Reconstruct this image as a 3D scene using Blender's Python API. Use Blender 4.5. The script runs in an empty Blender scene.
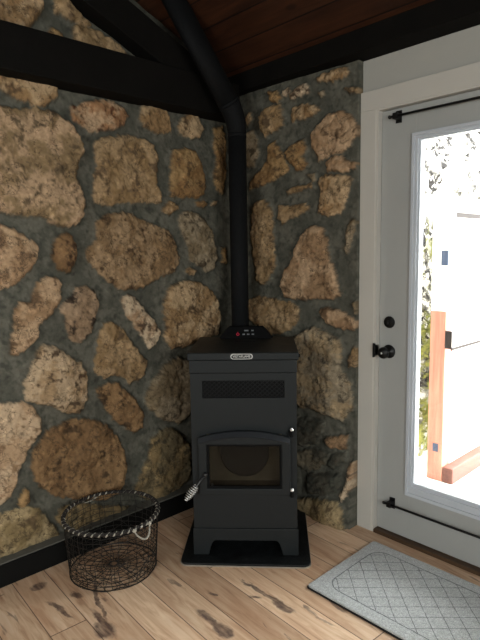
import bpy, bmesh, math, random
import numpy as np
from mathutils import Vector, Matrix, noise
random.seed(7)
EXPOSURE = 1.22; WORLD = 9.0
PI = math.pi
scene = bpy.context.scene
COL = scene.collection

# ------------------------------------------------------------------ helpers
def lin(r, g, b):
    f = lambda c: (c/255/12.92) if c/255 <= .04045 else ((c/255+.055)/1.055)**2.4
    return (f(r), f(g), f(b), 1.0)

def obj(name, bm, m=None, parent=None, smooth=False, bevel=0, seg=2):
    me = bpy.data.meshes.new(name)
    bmesh.ops.recalc_face_normals(bm, faces=bm.faces)
    bm.to_mesh(me); bm.free()
    o = bpy.data.objects.new(name, me); COL.objects.link(o)
    for x in (m if isinstance(m, (list, tuple)) else [m]):
        if x: me.materials.append(x)
    if smooth:
        for p in me.polygons: p.use_smooth = True
    if bevel:
        b = o.modifiers.new('bevel', 'BEVEL'); b.width = bevel; b.segments = seg; b.limit_method = 'ANGLE'
        b.angle_limit = math.radians(40); b.harden_normals = False
    if parent: o.parent = parent
    return o

def tag(o, label, cat, group=None):
    o['label'] = label; o['category'] = cat
    if group: o['group'] = group
    return o

def struct(o, label=None):
    o['kind'] = 'structure'
    if label: o['label'] = label
    return o

def thing(name, label, cat, loc=(0, 0, 0), rz=0, group=None):
    o = bpy.data.objects.new(name, None); COL.objects.link(o)
    o.location = loc; o.rotation_euler = (0, 0, rz); o.empty_display_size = .1
    return tag(o, label, cat, group)

def box(bm, x0, x1, y0, y1, z0, z1, mi=0):
    v = [bm.verts.new(p) for p in ((x0,y0,z0),(x1,y0,z0),(x1,y1,z0),(x0,y1,z0),(x0,y0,z1),(x1,y0,z1),(x1,y1,z1),(x0,y1,z1))]
    for f in ((0,3,2,1),(4,5,6,7),(0,1,5,4),(1,2,6,5),(2,3,7,6),(3,0,4,7)):
        bm.faces.new([v[i] for i in f]).material_index = mi
    return v

def BM(): return bmesh.new()

def boxes(*bs):
    bm = BM()
    for b in bs: box(bm, *b)
    return bm

def prism(bm, pts, axis, a0, a1):
    """polygon pts in the plane perpendicular to axis, extruded from a0 to a1"""
    def P(u, v, a):
        return {'x': (a, u, v), 'y': (u, a, v), 'z': (u, v, a)}[axis]
    A = [bm.verts.new(P(u, v, a0)) for u, v in pts]; B = [bm.verts.new(P(u, v, a1)) for u, v in pts]
    bm.faces.new(A[::-1]); bm.faces.new(B)
    n = len(pts)
    for i in range(n): bm.faces.new((A[i], A[(i+1) % n], B[(i+1) % n], B[i]))

def ring_prism(bm, outer, inner, y0, y1):
    """closed frame between two outlines with equal point counts, in the xz plane"""
    n = len(outer)
    def L(p, y): return [bm.verts.new((u, y, v)) for u, v in p]
    o0, o1, i0, i1 = L(outer, y0), L(outer, y1), L(inner, y0), L(inner, y1)
    for k in range(n):
        j = (k+1) % n
        for q in ((o0[k], o0[j], o1[j], o1[k]), (i0[k], i1[k], i1[j], i0[j]), (o1[k], o1[j], i1[j], i1[k]), (o0[k], i0[k], i0[j], o0[j])):
            bm.faces.new(q)

def tube(bm, pts, r, n=8, closed=False, caps=True):
    pts = [Vector(p) for p in pts]; N = len(pts)
    rr = r if isinstance(r, (list, tuple)) else [r]*N
    up = None; rings = []
    for i, p in enumerate(pts):
        a = pts[(i-1) % N] if (closed or i) else p
        b = pts[(i+1) % N] if (closed or i < N-1) else p
        t = (b-a).normalized()
        if up is None:
            up = t.orthogonal().normalized()
        up = (up - t*up.dot(t))
        up = up.normalized() if up.length > 1e-6 else t.orthogonal().normalized()
        s = t.cross(up)
        rings.append([bm.verts.new(p + (up*math.cos(2*PI*k/n) + s*math.sin(2*PI*k/n))*rr[i]) for k in range(n)])
    for i in range(N if closed else N-1):
        A, B = rings[i], rings[(i+1) % N]
        off = 0
        if closed and i == N-1:
            off = min(range(n), key=lambda q: sum((A[k].co-B[(k+q) % n].co).length for k in range(n)))
        for k in range(n):
            bm.faces.new((A[k], A[(k+1) % n], B[(k+1+off) % n], B[(k+off) % n]))
    if caps and not closed:
        bm.faces.new(rings[0][::-1]); bm.faces.new(rings[-1])

def lathe(bm, prof, origin, axis, n=24):
    """prof: list of (radius, distance along axis)"""
    ax = Vector(axis).normalized(); u = ax.orthogonal().normalized(); w = ax.cross(u); o = Vector(origin)
    rings = [[bm.verts.new(o + ax*d + (u*math.cos(2*PI*k/n) + w*math.sin(2*PI*k/n))*max(r, 1e-5)) for k in range(n)] for r, d in prof]
    for A, B in zip(rings, rings[1:]):
        for k in range(n): bm.faces.new((A[k], A[(k+1) % n], B[(k+1) % n], B[k]))
    bm.faces.new(rings[0][::-1]); bm.faces.new(rings[-1])

def sub(name, bm, m, parent, **k): return obj(name, bm, m, parent, **k)

# ------------------------------------------------------------------ materials
class NT:
    def __init__(s, name):
        s.m = bpy.data.materials.new(name); s.m.use_nodes = True
        s.t = s.m.node_tree; s.n = s.t.nodes; s.l = s.t.links
        s.b = s.n['Principled BSDF']; s.out = s.n['Material Output']
    def add(s, ty, **k):
        x = s.n.new(ty)
        for a, v in k.items():
            setattr(x, a, v)
        return x
    def put(s, inp, v):
        if hasattr(v, 'links') or isinstance(v, bpy.types.NodeSocket): s.l.new(v, inp)
        else: inp.default_value = v
    def math(s, op, a, b=0, c=None, clamp=False):
        x = s.add('ShaderNodeMath', operation=op); x.use_clamp = clamp
        s.put(x.inputs[0], a); s.put(x.inputs[1], b)
        if c is not None: s.put(x.inputs[2], c)
        return x.outputs[0]
    def mix(s, f, a, b, mode='MIX'):
        x = s.add('ShaderNodeMix', data_type='RGBA', blend_type=mode)
        s.put(x.inputs[0], f); s.put(x.inputs[6], a); s.put(x.inputs[7], b)
        return x.outputs[2]
    def coord(s, kind='Object'): return s.add('ShaderNodeTexCoord').outputs[kind]
    def mapping(s, v, scale=(1,1,1), rot=(0,0,0), loc=(0,0,0)):
        x = s.add('ShaderNodeMapping'); s.put(x.inputs[0], v)
        x.inputs['Scale'].default_value = scale; x.inputs['Rotation'].default_value = rot; x.inputs['Location'].default_value = loc
        return x.outputs[0]
    def noise(s, v, scale, detail=4, rough=.55, dist=0, out='Fac'):
        x = s.add('ShaderNodeTexNoise'); s.put(x.inputs['Vector'], v)
        x.inputs['Scale'].default_value = scale; x.inputs['Detail'].default_value = detail
        x.inputs['Roughness'].default_value = rough; x.inputs['Distortion'].default_value = dist
        return x.outputs[out]
    def ramp(s, f, *stops):
        x = s.add('ShaderNodeValToRGB'); s.put(x.inputs[0], f)
        e = x.color_ramp.elements
        while len(e) < len(stops): e.new(.5)
        for q, (p, c) in zip(e, stops):
            q.position = p; q.color = c if len(c) == 4 else (*c, 1)
        return x.outputs[0]
    def bump(s, h, strength=.3, dist=.01):
        x = s.add('ShaderNodeBump'); s.put(x.inputs['Height'], h)
        x.inputs['Strength'].default_value = strength; x.inputs['Distance'].default_value = dist
        s.l.new(x.outputs[0], s.b.inputs['Normal'])
    def set(s, **k):
        for a, v in k.items():
            s.put(s.b.inputs[a.replace('_', ' ')], v)
        return s.m

W0, W1 = (0,0,0,1), (1,1,1,1)

def simple(name, col, rough=.6, metal=0, var=.12, scale=18, bump=.0, spec=.5, bscale=120):
    t = NT(name); v = t.coord()
    n = t.noise(v, scale, 5)
    d = tuple(c*(1-var) for c in col[:3])+(1,); e = tuple(min(1, c*(1+var)) for c in col[:3])+(1,)
    t.put(t.b.inputs['Base Color'], t.ramp(n, (.3, d), (.7, e)))
    t.put(t.b.inputs['Roughness'], t.math('MULTIPLY_ADD', n, .15, rough-.075))
    t.b.inputs['Metallic'].default_value = metal
    t.b.inputs['Specular IOR Level'].default_value = spec
    if bump: t.bump(t.noise(v, bscale, 4), bump, .002)
    return t.m

M = {}
M['black_beam'] = simple('black_stained_wood', lin(13, 11, 9), .85, var=.25, scale=9, bump=.3, spec=.12, bscale=50)
M['black_board'] = simple('black_painted_board', lin(10, 10, 9), .7, var=.2, scale=12, bump=.2, spec=.15)
M['paint_wall'] = simple('warm_grey_wall_paint', lin(168, 166, 160), .85, var=.02, scale=3, bump=.15, spec=.2)
M['paint_trim'] = simple('white_trim_paint', lin(188, 184, 177), .55, var=.02, scale=5, spec=.4)
M['paint_door'] = simple('cool_white_door_paint', lin(161, 162, 160), .5, var=.02, scale=4, spec=.4)
M['paint_bead'] = simple('glazing_bead_plastic', lin(186, 191, 199), .4, var=.02, scale=4, spec=.4)
M['stove'] = simple('matt_charcoal_stove_paint', lin(25, 29, 31), .5, .0, var=.08, scale=30, bump=.12, spec=.24, bscale=400)
M['stove_lip'] = simple('stove_lip_highlight', lin(46, 49, 53), .35, .25, var=.05)  # paler and glossier than the stove paint: the lip's highlight put into its colour
M['stove_dark'] = simple('soot_black_metal', lin(6, 6, 7), .7, .0, var=.2, scale=30, spec=.12)
M['stove_mesh'] = simple('black_expanded_metal', lin(32, 33, 34), .7, 0, spec=.12, var=.1)
M['fire_plate'] = simple('sooty_brown_firebox_plate', lin(98, 90, 76), .8, .0, var=.3, scale=14, spec=.2)
M['burn_pot'] = simple('cast_iron_burn_pot', lin(18, 17, 17), .7, .0, var=.2)
M['pipe'] = simple('black_stove_pipe_enamel', lin(11, 12, 14), .8, .0, var=.1, scale=14, spec=.2)
M['chrome'] = simple('polished_steel', lin(225, 225, 225), .38, .75, var=.03)
M['dull_steel'] = simple('dull_steel', lin(90, 90, 92), .35, 1.0, var=.05)
M['silver'] = simple('silver_badge_metal', lin(225, 225, 222), .5, .1, var=.05)
M['glyph'] = simple('grey_printed_icons', lin(110, 112, 115), .6, var=.05)
M['iron'] = simple('black_iron', lin(12, 12, 13), .45, .2, var=.2, spec=.4)
M['wire'] = simple('dark_oxidised_wire', lin(34, 30, 27), .55, .4, var=.4, scale=40)
M['rope_light'] = simple('pale_grey_rope', lin(150, 145, 134), .9, var=.35, scale=60)
M['rope_dark'] = simple('dark_charred_rim_wrap', lin(34, 29, 26), .85, var=.5, scale=60)
M['ledge'] = simple('dusty_lit_board_top', lin(88, 86, 79), .9, var=.15, scale=30, bump=.4)  # baseboard's dusty top; light on the upward face is painted into the grey
M['plaster'] = simple('room_plaster', lin(190, 183, 172), .9, var=.02, scale=3)
M['rubber'] = simple('black_rubber_backing', lin(16, 16, 16), .8, var=.1)
M['concrete'] = simple('pale_terrace_slab', lin(215, 212, 205), .9, var=.08, scale=6)
M['fence_white'] = simple('pale_weathered_fence_board', lin(226, 222, 214), .8, var=.05, scale=8)
M['dark_strip'] = simple('dark_brown_strip', lin(30, 20, 19), .8, var=.15)  # dark brown; also serves the strips that paint shade on the middle rail
M['blue_grey'] = simple('blue_grey_galvanised_bracket', lin(64, 74, 96), .5, .4, var=.1)
M['redglow'] = (lambda t: (t.set(Base_Color=lin(120, 10, 20), Emission_Color=(1, .05, .12, 1), Emission_Strength=.10), t.m)[1])(NT('red_power_indicator'))

def wood(name, a, b, axis, rough=.5, knots=None, spec=.35, sc=1):
    t = NT(name); v = t.coord()
    s = {'x': (1.2, 14, 14), 'y': (14, 1.2, 14), 'z': (14, 14, 1.2)}[axis]
    n = t.noise(t.mapping(v, s), 2.2*sc, 6, .6, .6)
    c = t.ramp(n, (.3, a), (.68, b))
    if knots:
        k = t.noise(t.mapping(v, tuple(q*.22 for q in s)), 3.1*sc, 3, .5, .3)
        c = t.mix(t.ramp(k, (.62, W0), (.70, W1)), c, knots)
    t.set(Base_Color=c, Roughness=rough); t.b.inputs['Specular IOR Level'].default_value = spec
    t.bump(n, .12, .003)
    return t.m

M['cedar'] = wood('red_cedar_timber', lin(158, 100, 86), lin(190, 134, 114), 'z')
M['cedar_y'] = wood('weathered_cedar_timber', lin(78, 42, 36), lin(104, 64, 54), 'y', knots=lin(44, 38, 38))
M['threshold'] = wood('oiled_oak_threshold', lin(52, 38, 26), lin(76, 56, 38), 'x')

def pane(name, tint=(1, 1, 1, 1), refl=.06, dirty=0):
    t = NT(name); t.n.remove(t.b)
    tr = t.add('ShaderNodeBsdfTransparent'); tr.inputs[0].default_value = tint
    gl = t.add('ShaderNodeBsdfGlossy'); gl.inputs['Roughness'].default_value = .02
    gl.inputs[0].default_value = W1
    mx = t.add('ShaderNodeMixShader')
    f = t.add('ShaderNodeFresnel'); f.inputs[0].default_value = 1.35
    t.l.new(t.math('MULTIPLY', f.outputs[0], 1.0 if refl > .03 else .4), mx.inputs[0])
    t.l.new(tr.outputs[0], mx.inputs[1]); t.l.new(gl.outputs[0], mx.inputs[2]); t.l.new(mx.outputs[0], t.out.inputs[0])
    return t.m
M['glass'] = pane('clear_window_glass', (.96, .98, .97, 1))
M['stove_glass'] = pane('smoky_ceramic_stove_glass', (.68, .68, .66, 1), .02)

def mat_stone(name):
    t = NT(name); v = t.coord()
    at = t.add('ShaderNodeAttribute'); at.attribute_name = 'tint'
    ms = t.add('ShaderNodeAttribute'); ms.attribute_name = 'stone'
    n1 = t.noise(v, 38, 6, .65, .3); n2 = t.noise(v, 110, 5, .6); n3 = t.noise(v, 16, 5, .6, .8)
    fac = t.ramp(n1, (.28, (.55, .54, .51)), (.42, (.92, .92, .91)), (.58, (1.08, 1.08, 1.07)), (.72, (1.42, 1.41, 1.38)))
    c = t.mix(1.0, at.outputs['Color'], fac, 'MULTIPLY')
    spots = t.math('MULTIPLY', t.ramp(n2, (.56, W0), (.62, W1)), t.ramp(n3, (.50, W0), (.58, W1)))
    spots = t.math('MULTIPLY', t.math('MULTIPLY', spots, ms.outputs['Fac']), .75)
    vo = t.add('ShaderNodeTexVoronoi', feature='DISTANCE_TO_EDGE'); vo.inputs['Scale'].default_value = 26
    wv = t.add('ShaderNodeVectorMath', operation='MULTIPLY_ADD'); t.l.new(t.noise(v, 14, 4, .6, out='Color'), wv.inputs[0])
    wv.inputs[1].default_value = (.12, .12, .12); t.l.new(v, wv.inputs[2]); t.l.new(wv.outputs[0], vo.inputs['Vector'])
    ck = t.math('MULTIPLY', t.ramp(vo.outputs['Distance'], (.02, W1), (.07, W0)), t.ramp(n3, (.46, W0), (.58, W1)))
    ck = t.math('MULTIPLY', t.math('MULTIPLY', ck, ms.outputs['Fac']), .6)
    c = t.mix(t.math('MAXIMUM', spots, ck), c, lin(52, 41, 31))
    t.set(Base_Color=c, Roughness=.88); t.b.inputs['Specular IOR Level'].default_value = .25
    h = t.math('ADD', n1, t.math('MULTIPLY', n2, .5))
    t.bump(h, .35, .005)
    return t.m
M['stone'] = mat_stone('rubble_stone_and_mortar')

def mat_floor():
    t = NT('rustic_hickory_planks'); v = t.coord()
    ang = math.radians(-2.9)
    r = t.mapping(v, rot=(0, 0, -ang))
    sp = t.add('ShaderNodeSeparateXYZ'); t.l.new(r, sp.inputs[0])
    X, Y = sp.outputs[0], sp.outputs[1]
    W = .1415
    y0 = (-1.499*math.cos(ang) - .5*math.sin(ang))   # a seam in the turned frame
    yy = t.math('DIVIDE', t.math('SUBTRACT', Y, y0), W)
    row = t.math('FLOOR', yy); fy = t.math('FRACT', yy)
    wn = t.add('ShaderNodeTexWhiteNoise', noise_dimensions='1D'); t.l.new(row, wn.inputs['W'])
    off = t.math('MULTIPLY', wn.outputs['Value'], 1.22)
    xx = t.math('DIVIDE', t.math('ADD', X, off), 1.22)
    col = t.math('FLOOR', xx); fx = t.math('FRACT', xx)
    cb = t.add('ShaderNodeCombineXYZ'); t.l.new(row, cb.inputs[0]); t.l.new(col, cb.inputs[1])
    w2 = t.add('ShaderNodeTexWhiteNoise', noise_dimensions='3D'); t.l.new(cb.outputs[0], w2.inputs['Vector'])
    # grain coordinate shifted per board
    sh = t.add('ShaderNodeVectorMath', operation='MULTIPLY_ADD'); t.l.new(w2.outputs['Color'], sh.inputs[0])
    sh.inputs[1].default_value = (9, 9, 9); t.l.new(r, sh.inputs[2])
    g = t.mapping(sh.outputs[0], (1.5, 13, 13))
    n = t.noise(g, 2.6, 7, .6, .9)
    c = t.ramp(n, (.27, lin(140, 106, 84)), (.40, lin(200, 164, 134)), (.56, lin(224, 194, 164)), (.75, lin(236, 212, 186)))
    nb = t.noise(t.mapping(sh.outputs[0], (1.6, 4, 4)), 1.6, 3)
    c = t.mix(t.ramp(nb, (.35, (.5, .5, .5, 1)), (.62, W0)), c, lin(190, 150, 120))
    tone = t.ramp(w2.outputs['Value'], (0, (.74, .71, .69)), (1, (1.06, 1.06, 1.06)))
    c = t.mix(1.0, c, tone, 'MULTIPLY')
    # dark mineral streaks and knots
    k = t.noise(t.mapping(sh.outputs[0], (2.2, 9, 9)), 1.7, 4, .55, 1.6)
    ks = t.ramp(k, (.655, W0), (.69, (.75, .75, .75, 1)))
    fine = t.noise(t.mapping(v, (6, 22, 22)), 3, 4)
    wv = t.add('ShaderNodeVectorMath', operation='MULTIPLY_ADD')
    t.l.new(t.noise(v, 13, 4, .6, out='Color'), wv.inputs[0]); wv.inputs[1].default_value = (.10, .05, 0); t.l.new(v, wv.inputs[2])
    def spot(cx, cy, lx, ly, a):
        m = t.mapping(wv.outputs[0], loc=(0, 0, 0))
        s1 = t.add('ShaderNodeVectorMath', operation='SUBTRACT'); t.l.new(m, s1.inputs[0]); s1.inputs[1].default_value = (cx+.05, cy+.025, 0)
        m2 = t.mapping(s1.outputs[0], rot=(0, 0, -a)); m3 = t.mapping(m2, (.85/lx, .72/ly, 0))
        ln = t.add('ShaderNodeVectorMath', operation='LENGTH'); t.l.new(m3, ln.inputs[0])
        return t.ramp(ln.outputs['Value'], (.65, W1), (1.05, W0))
    tot = ks
    for a in ((.79, -1.008, .085, .014, -.06), (.86, -1.012, .05, .022, -.2), (.83, -.745, .15, .009, .02), (.93, -.75, .05, .013, .1), (.80, -.79, .03, .009, .5),
              (.50, -1.315, .10, .012, -.07), (.545, -1.33, .05, .03, -.1), (.36, -1.255, .16, .008, -.3), (.31, -1.40, .09, .008, .15), (.27, -1.31, .03, .012, 0), (.58, -1.42, .02, .008, 0),
              (.10, -1.40, .03, .03, 0), (.05, -1.55, .03, .006, 1.2), (.66, -.9, .02, .007, .3)):
        tot = t.math('MAXIMUM', tot, spot(*a))
    c = t.mix(t.math('MULTIPLY', tot, t.ramp(fine, (.3, (.45, .45, .45, 1)), (.6, (.92, .92, .92, 1)))), c, lin(80, 62, 58))
    seam = t.math('MAXIMUM', t.math('LESS_THAN', fy, .026), t.math('LESS_THAN', fx, .0035))
    c = t.mix(t.math('MULTIPLY', seam, .85), c, lin(66, 46, 34))
    t.set(Base_Color=c, Roughness=t.math('MULTIPLY_ADD', n, .2, .38))
    t.b.inputs['Specular IOR Level'].default_value = .4
    t.bump(t.math('SUBTRACT', t.math('MULTIPLY', n, .35), seam), .25, .002)
    return t.m
M['floor'] = mat_floor()

def mat_ceiling():
    t = NT('dark_red_brown_pine_boards'); v = t.coord()
    sp = t.add('ShaderNodeSeparateXYZ'); t.l.new(v, sp.inputs[0])
    yy = t.math('DIVIDE', sp.outputs[1], .135); row = t.math('FLOOR', yy); fy = t.math('FRACT', yy)
    wn = t.add('ShaderNodeTexWhiteNoise', noise_dimensions='1D'); t.l.new(row, wn.inputs['W'])
    cb = t.add('ShaderNodeVectorMath', operation='MULTIPLY_ADD'); t.l.new(wn.outputs['Color'], cb.inputs[0]); cb.inputs[1].default_value = (7, 7, 7); t.l.new(v, cb.inputs[2])
    n = t.noise(t.mapping(cb.outputs[0], (1.2, 10, 10)), 2.2, 5, .6, .8)
    c = t.ramp(n, (.3, lin(44, 23, 13)), (.7, lin(80, 46, 26)))
    c = t.mix(1.0, c, t.ramp(wn.outputs['Value'], (0, (.62, .58, .55)), (1, (1.15, 1.15, 1.15))), 'MULTIPLY')
    k = t.add('ShaderNodeTexVoronoi'); k.inputs['Scale'].default_value = 2.1; t.l.new(t.mapping(cb.outputs[0], (1, 1.9, 1.9)), k.inputs['Vector'])
    c = t.mix(t.ramp(k.outputs['Distance'], (.05, (.85, .85, .85, 1)), (.085, W0)), c, lin(26, 12, 8))
    seam = t.math('LESS_THAN', fy, .05)
    c = t.mix(seam, c, lin(14, 8, 6))
    t.set(Base_Color=c, Roughness=.6); t.b.inputs['Specular IOR Level'].default_value = .3
    t.bump(t.math('SUBTRACT', t.math('MULTIPLY', n, .3), seam), .3, .003)
    return t.m
M['ceiling'] = mat_ceiling()

def mat_mat():
    """heathered loop-pile mat: stitched lattice of 45 degree lines inside a rounded border line"""
    t = NT('pale_grey_loop_pile'); v = t.coord('Object')
    sp = t.add('ShaderNodeSeparateXYZ')
    wb = t.add('ShaderNodeVectorMath', operation='MULTIPLY_ADD'); t.l.new(t.noise(v, 30, 3, out='Color'), wb.inputs[0])
    wb.inputs[1].default_value = (.006, .006, 0); t.l.new(v, wb.inputs[2]); t.l.new(wb.outputs[0], sp.inputs[0])
    X, Y = t.math('SUBTRACT', sp.outputs[0], .003), t.math('SUBTRACT', sp.outputs[1], .003)
    S = .0870
    def lines(u, ph):
        f = t.math('FRACT', t.math('DIVIDE', t.math('SUBTRACT', u, ph), S))
        d = t.math('ABSOLUTE', t.math('SUBTRACT', f, .5))
        return t.math('GREATER_THAN', d, .5-.026)
    l = t.math('MAXIMUM', lines(t.math('SUBTRACT', X, Y), 1.442), lines(t.math('ADD', X, Y), .944))
    # rounded-rectangle distance
    cx, cy, hx, hy, R = 1.325, -.337, .357, .193, .07
    qx = t.math('MAXIMUM', t.math('SUBTRACT', t.math('ABSOLUTE', t.math('SUBTRACT', X, cx)), hx-R), 0)
    qy = t.math('MAXIMUM', t.math('SUBTRACT', t.math('ABSOLUTE', t.math('SUBTRACT', Y, cy)), hy-R), 0)
    d = t.math('SUBTRACT', t.math('SQRT', t.math('ADD', t.math('MULTIPLY', qx, qx), t.math('MULTIPLY', qy, qy))), R)
    inside = t.math('LESS_THAN', d, 0)
    border = t.math('LESS_THAN', t.math('ABSOLUTE', d), .0026)
    l = t.math('MAXIMUM', t.math('MULTIPLY', l, inside), border)
    n = t.noise(v, 260, 3, .7); n2 = t.noise(v, 60, 4)
    c = t.ramp(n, (.25, lin(124, 126, 127)), (.5, lin(176, 179, 180)), (.75, lin(220, 222, 222)))
    c = t.mix(t.ramp(n2, (.3, (.35, .35, .35, 1)), (.6, W0)), c, lin(138, 138, 134))
    c = t.mix(t.math('MULTIPLY', l, t.ramp(n2, (.3, (.85, .85, .85, 1)), (.8, (.45, .45, .45, 1)))), c, lin(78, 80, 84))
    t.set(Base_Color=c, Roughness=.95); t.b.inputs['Specular IOR Level'].default_value = .1
    t.bump(t.math('SUBTRACT', n, t.math('MULTIPLY', l, 1.2)), .7, .003)
    return t.m
M['mat'] = mat_mat()

def mat_pad():
    t = NT('black_speckled_hearth_board'); v = t.coord()
    n = t.noise(v, 30, 6, .7); n2 = t.noise(v, 160, 3)
    c = t.ramp(n, (.35, lin(10, 11, 12)), (.68, lin(26, 29, 31)))
    t.set(Base_Color=c, Roughness=t.ramp(n2, (.3, (.35,)*3), (.7, (.6,)*3)))
    t.bump(n2, .2, .001); t.b.inputs['Specular IOR Level'].default_value = .25
    return t.m
M['pad'] = mat_pad()
M['pad_edge'] = simple('worn_grey_pad_edge', lin(150, 140, 128), .5, var=.25, scale=20)

def mat_rock():
    t = NT('pale_cliff_rock_with_moss'); v = t.coord()
    n = t.noise(v, 3.2, 8, .68, .6); s = t.noise(v, 13, 7, .7, .5)
    c = t.ramp(n, (.3, lin(150, 146, 140)), (.6, lin(226, 222, 214)))
    dark = t.math('MULTIPLY', t.ramp(s, (.46, W0), (.50, W1)), t.ramp(n, (.46, W1), (.62, (.45, .45, .45, 1))))
    sp = t.add('ShaderNodeSeparateXYZ'); t.l.new(v, sp.inputs[0])
    low = t.ramp(t.math('MULTIPLY_ADD', sp.outputs[2], -.5, 1.0), (.15, W0), (.4, W1))
    c = t.mix(dark, c, lin(44, 42, 42))
    moss = t.math('MULTIPLY', t.ramp(t.noise(v, 5.5, 6, .7), (.48, W0), (.54, W1)), low)
    c = t.mix(moss, c, t.ramp(s, (.35, lin(36, 44, 24)), (.6, lin(150, 150, 84))))
    t.set(Base_Color=c, Roughness=.95); t.b.inputs['Specular IOR Level'].default_value = .1
    return t.m
M['rock'] = mat_rock()
STONES_LEFT=[
('cream',[1349,2193,1182,2197,1113,2170,1107,2108,1147,2063,1192,2043,1244,2051,1297,2062,1356,2091,1401,2121]),
('pinkmix',[1361,2023,1288,2023,1214,2044,1126,2033,1081,2014,1035,1978,999,1930,996,1886,1019,1839,1037,1784,1025,1740,999,1661,1014,1583,1051,1541,1124,1530,1179,1547,1218,1576,1288,1574,1391,1591,1470,1580,1561,1611,1556,1822,1510,1960,1420,2021]),
('rust',[1054,2070,979,2109,902,2136,823,2131,770,2113,744,2080,774,2029,846,1995,936,1974,986,1985,1034,2004]),
('tan',[939,1929,885,1963,776,1986,662,1982,604,1955,575,1909,584,1834,594,1758,559,1710,567,1669,647,1665,764,1659,876,1639,954,1645,968,1676,953,1755,929,1825,951,1882]),
('cream',[685,2122,625,2151,565,2152,516,2125,493,2084,488,2035,540,2013,601,2019,659,2045,687,2074]),
('cream',[420,2125,373,2153,305,2143,279,2084,309,2028,377,2024,443,2041,455,2069]),
('ochre',[498,1943,413,1968,332,1951,292,1887,266,1809,276,1743,334,1702,423,1702,508,1703,518,1763,509,1851]),
('ochre',[200,2095,132,2121,112,2042,117,1848,143,1735,195,1759,222,1839,190,1924,217,2002]),
('cream',[568,1643,509,1677,458,1659,492,1621,538,1604,575,1623]),
('ochre',[348,1680,292,1699,256,1679,300,1655,342,1659]),
('tan',[234,1691,189,1699,198,1671,235,1669]),
('brown',[949,1548,905,1591,850,1612,766,1615,651,1570,528,1532,485,1453,462,1374,491,1321,570,1297,634,1274,696,1241,756,1229,842,1234,910,1287,956,1327,1000,1375,1008,1422,953,1478]),
('grey',[473,1590,425,1639,357,1631,288,1601,224,1526,204,1453,191,1379,223,1324,283,1303,332,1338,401,1372,405,1437,437,1491,462,1543]),
('cream',[430,1314,395,1340,354,1317,370,1279,418,1291]),
('ochre',[175,1436,136,1441,131,1344,169,1351]),
('cream',[581,1167,553,1228,526,1253,439,1260,335,1244,242,1188,199,1111,187,1022,197,941,288,929,382,923,453,893,541,899,590,954,581,1034,591,1104]),
('darkochre',[1150,1494,1111,1513,1073,1495,1052,1431,1066,1363,1108,1323,1155,1334,1175,1388,1175,1455]),
('pink',[1509,1574,1394,1546,1334,1526,1272,1489,1230,1455,1238,1398,1281,1347,1336,1297,1393,1266,1463,1250,1535,1315,1556,1435]),
('pink',[1249,1293,1216,1318,1170,1316,1134,1283,1134,1206,1170,1163,1214,1130,1243,1102,1256,1045,1289,1018,1340,984,1383,982,1388,1030,1375,1094,1361,1179,1334,1207,1290,1208,1265,1259]),
('speck',[1077,1257,1027,1264,976,1242,954,1169,973,1108,998,1043,1057,992,1106,1017,1132,1076,1134,1123,1156,1162,1115,1204]),
('white',[832,1194,797,1212,752,1189,701,1134,643,1066,601,998,630,932,681,913,709,958,753,1036,808,1107]),
('tan',[943,1071,894,1081,839,1055,786,978,742,911,690,851,711,785,761,757,809,745,841,792,891,810,947,800,998,848,1007,884,982,953,973,1011]),
('speckcream',[1268,992,1230,1019,1175,994,1120,949,1063,893,1031,824,1035,757,1054,696,1087,650,1151,683,1198,708,1266,736,1336,773,1345,847,1309,922]),
('light',[1601,831,1487,791,1414,780,1341,770,1299,734,1271,672,1264,624,1295,585,1333,548,1354,499,1392,463,1400,406,1425,368,1466,327,1540,339,1651,421,1658,677]),
('orange',[1285,582,1236,627,1163,638,1088,635,1011,618,943,577,890,507,854,419,846,338,862,262,894,192,1007,193,1136,242,1233,295,1287,346,1320,404,1339,466,1320,536]),
('orange',[997,769,932,782,866,760,810,709,754,639,727,575,748,510,797,490,848,534,903,588,950,650,979,706]),
('grey',[689,728,636,789,570,832,489,842,400,818,354,696,358,569,432,510,503,474,583,504,665,561,718,627,722,681]),
('olive',[702,433,637,472,571,473,492,409,439,337,423,185,460,137,532,90,653,84,748,116,805,201,772,262,718,355]),
('ochre',[1401,337,1367,377,1341,354,1349,310,1373,290,1398,308]),
('olivelight',[1502,294,1430,291,1372,294,1315,269,1272,206,1228,131,1221,88,1295,68,1388,58,1497,57,1659,52,1679,302]),
('olive',[1202,235,1112,219,954,154,840,104,872,50,1015,39,1173,59,1208,133,1243,200]),
('olive',[798,100,654,67,554,51,720,22,856,22]),
('cream',[1405,2489,1143,2550,1143,2470,1178,2408,1206,2365,1261,2300,1423,2242]),
('tan',[1122,2596,1061,2575,1004,2505,925,2450,985,2426,1051,2438,1104,2461]),
('tan',[1025,2399,1009,2428,945,2441,886,2434,809,2400,741,2367,788,2297,918,2296,1015,2325]),
('ochre',[1141,2361,1117,2392,1081,2393,1055,2358,1108,2320])]
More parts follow.
